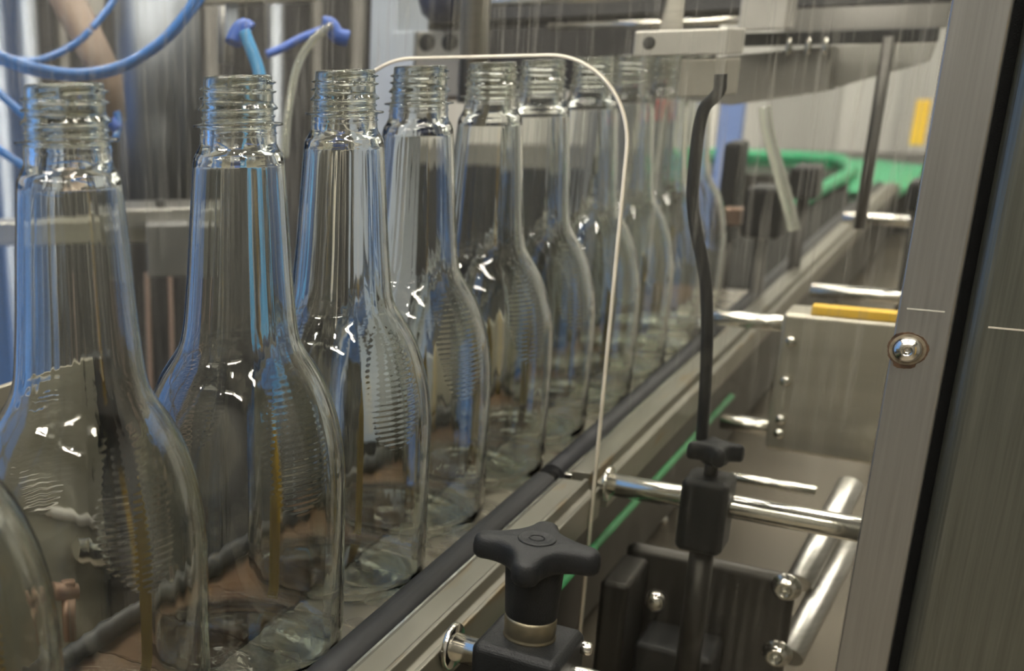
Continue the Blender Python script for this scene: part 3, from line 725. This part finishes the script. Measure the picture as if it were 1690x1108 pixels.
# ------------------------------------------------------------------ filler machine on the far side
def vcyl(name, x, y0, y1, Dp, wpx, m, label, cat, n=28, parent=None, reach=None):
    c_ = at(x, (y0+y1)/2, D=Dp); a = at(x, y1, D=Dp); b = at(x, y0, D=Dp)
    r = wpx/2*Dp/FOC
    lo, hi = a.z, b.z
    if y1 > 600: lo = -GROUND+.5
    ob = MB().cyl((c_.x, c_.y, lo), (c_.x, c_.y, hi), r, n).build(name, m, parent, origin=None if parent else (c_.x, c_.y, lo))
    return ob if parent else tag(ob, label, cat)
vcyl('steel_column', 262, -80, 345, 1050, 140, COLSTEEL, 'wide round stainless column with a bright stripe, behind the bottle necks', 'column')
for x, w, m, lb in ((12, 30, COLSTEEL, 'pale steel pipe at the picture edge behind the blue hoses'), (62, 34, COLSTEEL, 'steel pipe beside the pale pipe behind the blue hoses'), (118, 26, DARKSTEEL, 'dark pipe between the steel pipes and the wide column'),
                (172, 18, DARKSTEEL, 'narrow dark pipe against the wide column'), (352, 30, DARKSTEEL, 'dark pipe on the other side of the wide column'), (455, 26, COLSTEEL, 'steel pipe behind the clear arching tube'), (520, 22, DARKSTEEL, 'dark pipe behind the blue fitting'), (583, 26, DARKSTEEL, 'dark brown pipe beside the pale upright')):
    vcyl('machine_pipe', x, -80, 700, 1180, w, m, lb, 'pipe')
for x, w, m, lb in ((248, 9, COPPERD, 'thin copper coloured rod below the clamp collar'), (285, 8, COPPERD, 'thin brownish rod next to the copper coloured rod'), (140, 10, COPPERD, 'thin reddish rod seen through the first neck'), (372, 24, ALUB, 'short pale tube hanging beside the blue elbow')):
    vcyl('machine_rod', x, 440 if w < 20 else -20, 800 if w < 20 else 105, 1080, w, m, lb, 'rod')
def dboxD(name, x0, y0, x1, y1, Dp, thick, m, label, cat, parent=None, bev=1.5):
    """box facing the camera's heading, standing upright"""
    c = at((x0+x1)/2, (y0+y1)/2, D=Dp); hw = (x1-x0)/2*Dp/FOC; hh = (y1-y0)/2*Dp/FOC/math.cos(PITCH)
    R_ = Matrix.Rotation(-YAW, 3, 'Z')
    mb = MB().box((c.x-hw, c.y-thick/2, c.z-hh), (c.x+hw, c.y+thick/2, c.z+hh), rot=R_)
    ob = mb.build(name, m, parent, origin=None if parent else (c.x, c.y, c.z-hh), bevel=bev)
    return ob if parent else tag(ob, label, cat)
t = thing('clamp_collar', at(150, 380, D=1000), 'steel crossbar with a dark clamp collar on the wide column', 'clamp collar')
dboxD('crossbar', -60, 362, 300, 398, 985, 30, BEIGE, '', '', t)
dboxD('collar', 190, 338, 335, 368, 980, 60, STEEL, '', '', t)
dboxD('clamp_body', 243, 366, 312, 446, 960, 50, MIDSTEEL, '', '', t)
dboxD('clamp_screw', 258, 330, 272, 352, 960, 14, BLACKP, '', '', t)
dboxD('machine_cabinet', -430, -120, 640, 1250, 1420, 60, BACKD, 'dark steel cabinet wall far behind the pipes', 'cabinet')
dboxD('label_bracket', 135, -30, 172, 24, 1020, 10, ALUB, 'pale bracket behind the crossing blue hoses', 'bracket')
dboxD('manifold_bar', 325, -30, 520, 4, 900, 40, BEIGE, 'tan manifold bar above the blue elbow', 'manifold')
dboxD('fitting_holder', 372, -20, 392, 60, 900, 20, GREYC, 'pale grey foot holding the blue elbow', 'bracket')
# slanted brown arm
a = at(92, -40, D=880); b = at(178, 130, D=880); c3 = at(190, 200, D=880)
tag(MB().tube([a, b, c3], [14, 12, 9], 16).build('rubber_hose', mat('brown_rubber', (.17,.12,.09), .55, 0, .15, (30,30,30)), origin=c3), 'brown slanting rubber hose crossing behind the blue hoses', 'hose')
# blue hoses
def hose(pts, D, r, m, label, name='air_hose'):
    P = [at(p[0], p[1], D=p[2] if len(p) > 2 else D) for p in pts]
    return tag(MB().tube(curve(P, 6), r, 14).build(name, m, origin=P[0]), label, 'hose')
hose([(-60, 70), (0, 92), (60, 112), (130, 121), (200, 108), (260, 72), (300, 30), (340, -30)], 760, 3.2, BLUEP, 'blue hose drooping lowest above the first bottle neck')
hose([(-60, 88), (0, 100), (60, 119), (125, 126), (190, 117), (245, 88), (285, 55), (330, 0), (345, -30)], 790, 3.2, BLUEP, 'second blue hose drooping close beneath the lowest one')
hose([(-50, 75), (10, 95), (45, 101), (80, 95), (122, 74), (150, 50)], 840, 2.8, BLUEP, 'short blue hose curling up behind the brown hose')
hose([(152, 47), (168, 28), (186, 4), (200, -25)], 840, 2.8, BLUEP, 'short straight blue hose rising beside the pale bracket')
hose([(-40, 120), (0, 155), (40, 190), (80, 225), (112, 250)], 800, 3.0, BLUEP, 'blue hose slanting down behind the first screw neck')
hose([(-40, 215), (0, 248), (40, 275), (90, 310)], 800, 3.0, BLUEP, 'blue hose slanting down lower behind the first neck')
hose([(190, 232), (196, 205), (193, 185)], 800, 2.6, BLUEP, 'short blue hose end beside the first flange')
hose([(403, 52), (412, 75), (425, 110), (434, 150), (442, 215), (450, 290), (452, 380), (450, 520), (440, 700)], 700, 3.8, mat('light_blue_tubing', (.07,.33,.68), .15, coat=.6), 'bright light blue tube dropping behind the second neck')
hose([(440, 90), (465, 80), (500, 62), (545, 45)], 820, 3.0, BLUEF, 'dim blue hose running up to the blue fitting')
hose([(547, 42), (520, 62), (497, 95), (484, 135), (474, 200), (470, 260)], 720, 2.6, CLEARH, 'clear arching tube between the second and third necks', 'clear_tube')
def fitting(pts, D, r, label):
    P = [at(x, y, D=D) for x, y in pts]
    return tag(MB().tube(curve(P, 4), r, 16).build('hose_fitting', BLUEF, origin=P[0]), label, 'hose fitting')
fitting([(385, 72), (392, 55), (402, 45), (412, 52)], 705, 5.5, 'blue elbow fitting above the second bottle neck')
fitting([(532, 40), (545, 42), (556, 58), (575, 64)], 725, 5.0, 'blue elbow fitting beside the pale upright')
fitting([(183, 200), (196, 214)], 800, 4.0, 'small blue fitting beside the first bottle flange')

# sheet on the far side of the conveyor with handle
t = thing('side_guard_sheet', (-385, 250, -345), 'satin steel guard sheet with a pale highlight bar, beyond the first bottles', 'guard sheet')
MB().box((-388, 200, -345.5), (-385, 452, -150), ch=.5).build('sheet', mat('dull_side_sheet', (.34,.32,.26), .35, .6, .1, (8,8,60)), t)
MB().box((-392, 452, -345.5), (-382, 466, -150), ch=.8).build('dark_end_post', BLACKP, t)
a = at(126, 905, X=-378); b = at(190, 925, X=-378); MB().cyl(a, b, 6.5, 20, ch=.5).build('grab_bar', CHROME, t)
a = at(30, 830, X=-384.5); b = at(225, 880, X=-384.5); MB().cyl(a, b, 3.2, 10).build('sheet_highlight_bar', ALUB, t)  # pale bar in place of the slanted highlight on the sheet
a = at(690, 600, X=-430); b = at(868, 600, X=-430); c_ = at(780, 545, X=-430)
tag(MB().box((-433, a.y, -345.5), (-430, b.y, c_.z), ch=.5).build('rear_guard_sheet', mat('pale_sheet', (.42,.40,.33), .4, .3), origin=(-430, a.y, -345.5)), 'pale beige guard sheet showing through the bottles in the middle of the row', 'guard sheet')
t = thing('tee_handle', at(112, 1065, X=-360), 'brownish T-shaped clamp handle standing beyond the first bottles', 'handle')
a = at(84, 975, X=-365); b = at(124, 978, X=-365); MB().cyl(a, b, 4.6, 18, ch=.6).build('crossbar', COPPER, t)
a = at(110, 980, X=-364); b = at(112, 1065, X=-360); MB().cyl(b, a, 2.4, 14).build('stem', COPPER, t)
a = at(109, 958, X=-364); b = at(109, 970, X=-364); MB().cyl(b, a, 2.6, 14, ch=.6).build('top_button', COPPER, t)

# ------------------------------------------------------------------ unseen object added for the bottles to mirror (outside the frame)
tag(MB().cyl((420, 170, -GROUND+.5), (420, 170, 100), 32, 32, ch=6).build('added_yellow_bollard', YELLOW, origin=(420, 170, -GROUND)), 'unseen yellow bollard added for bottle reflections, beside the cabinet door', 'bollard')
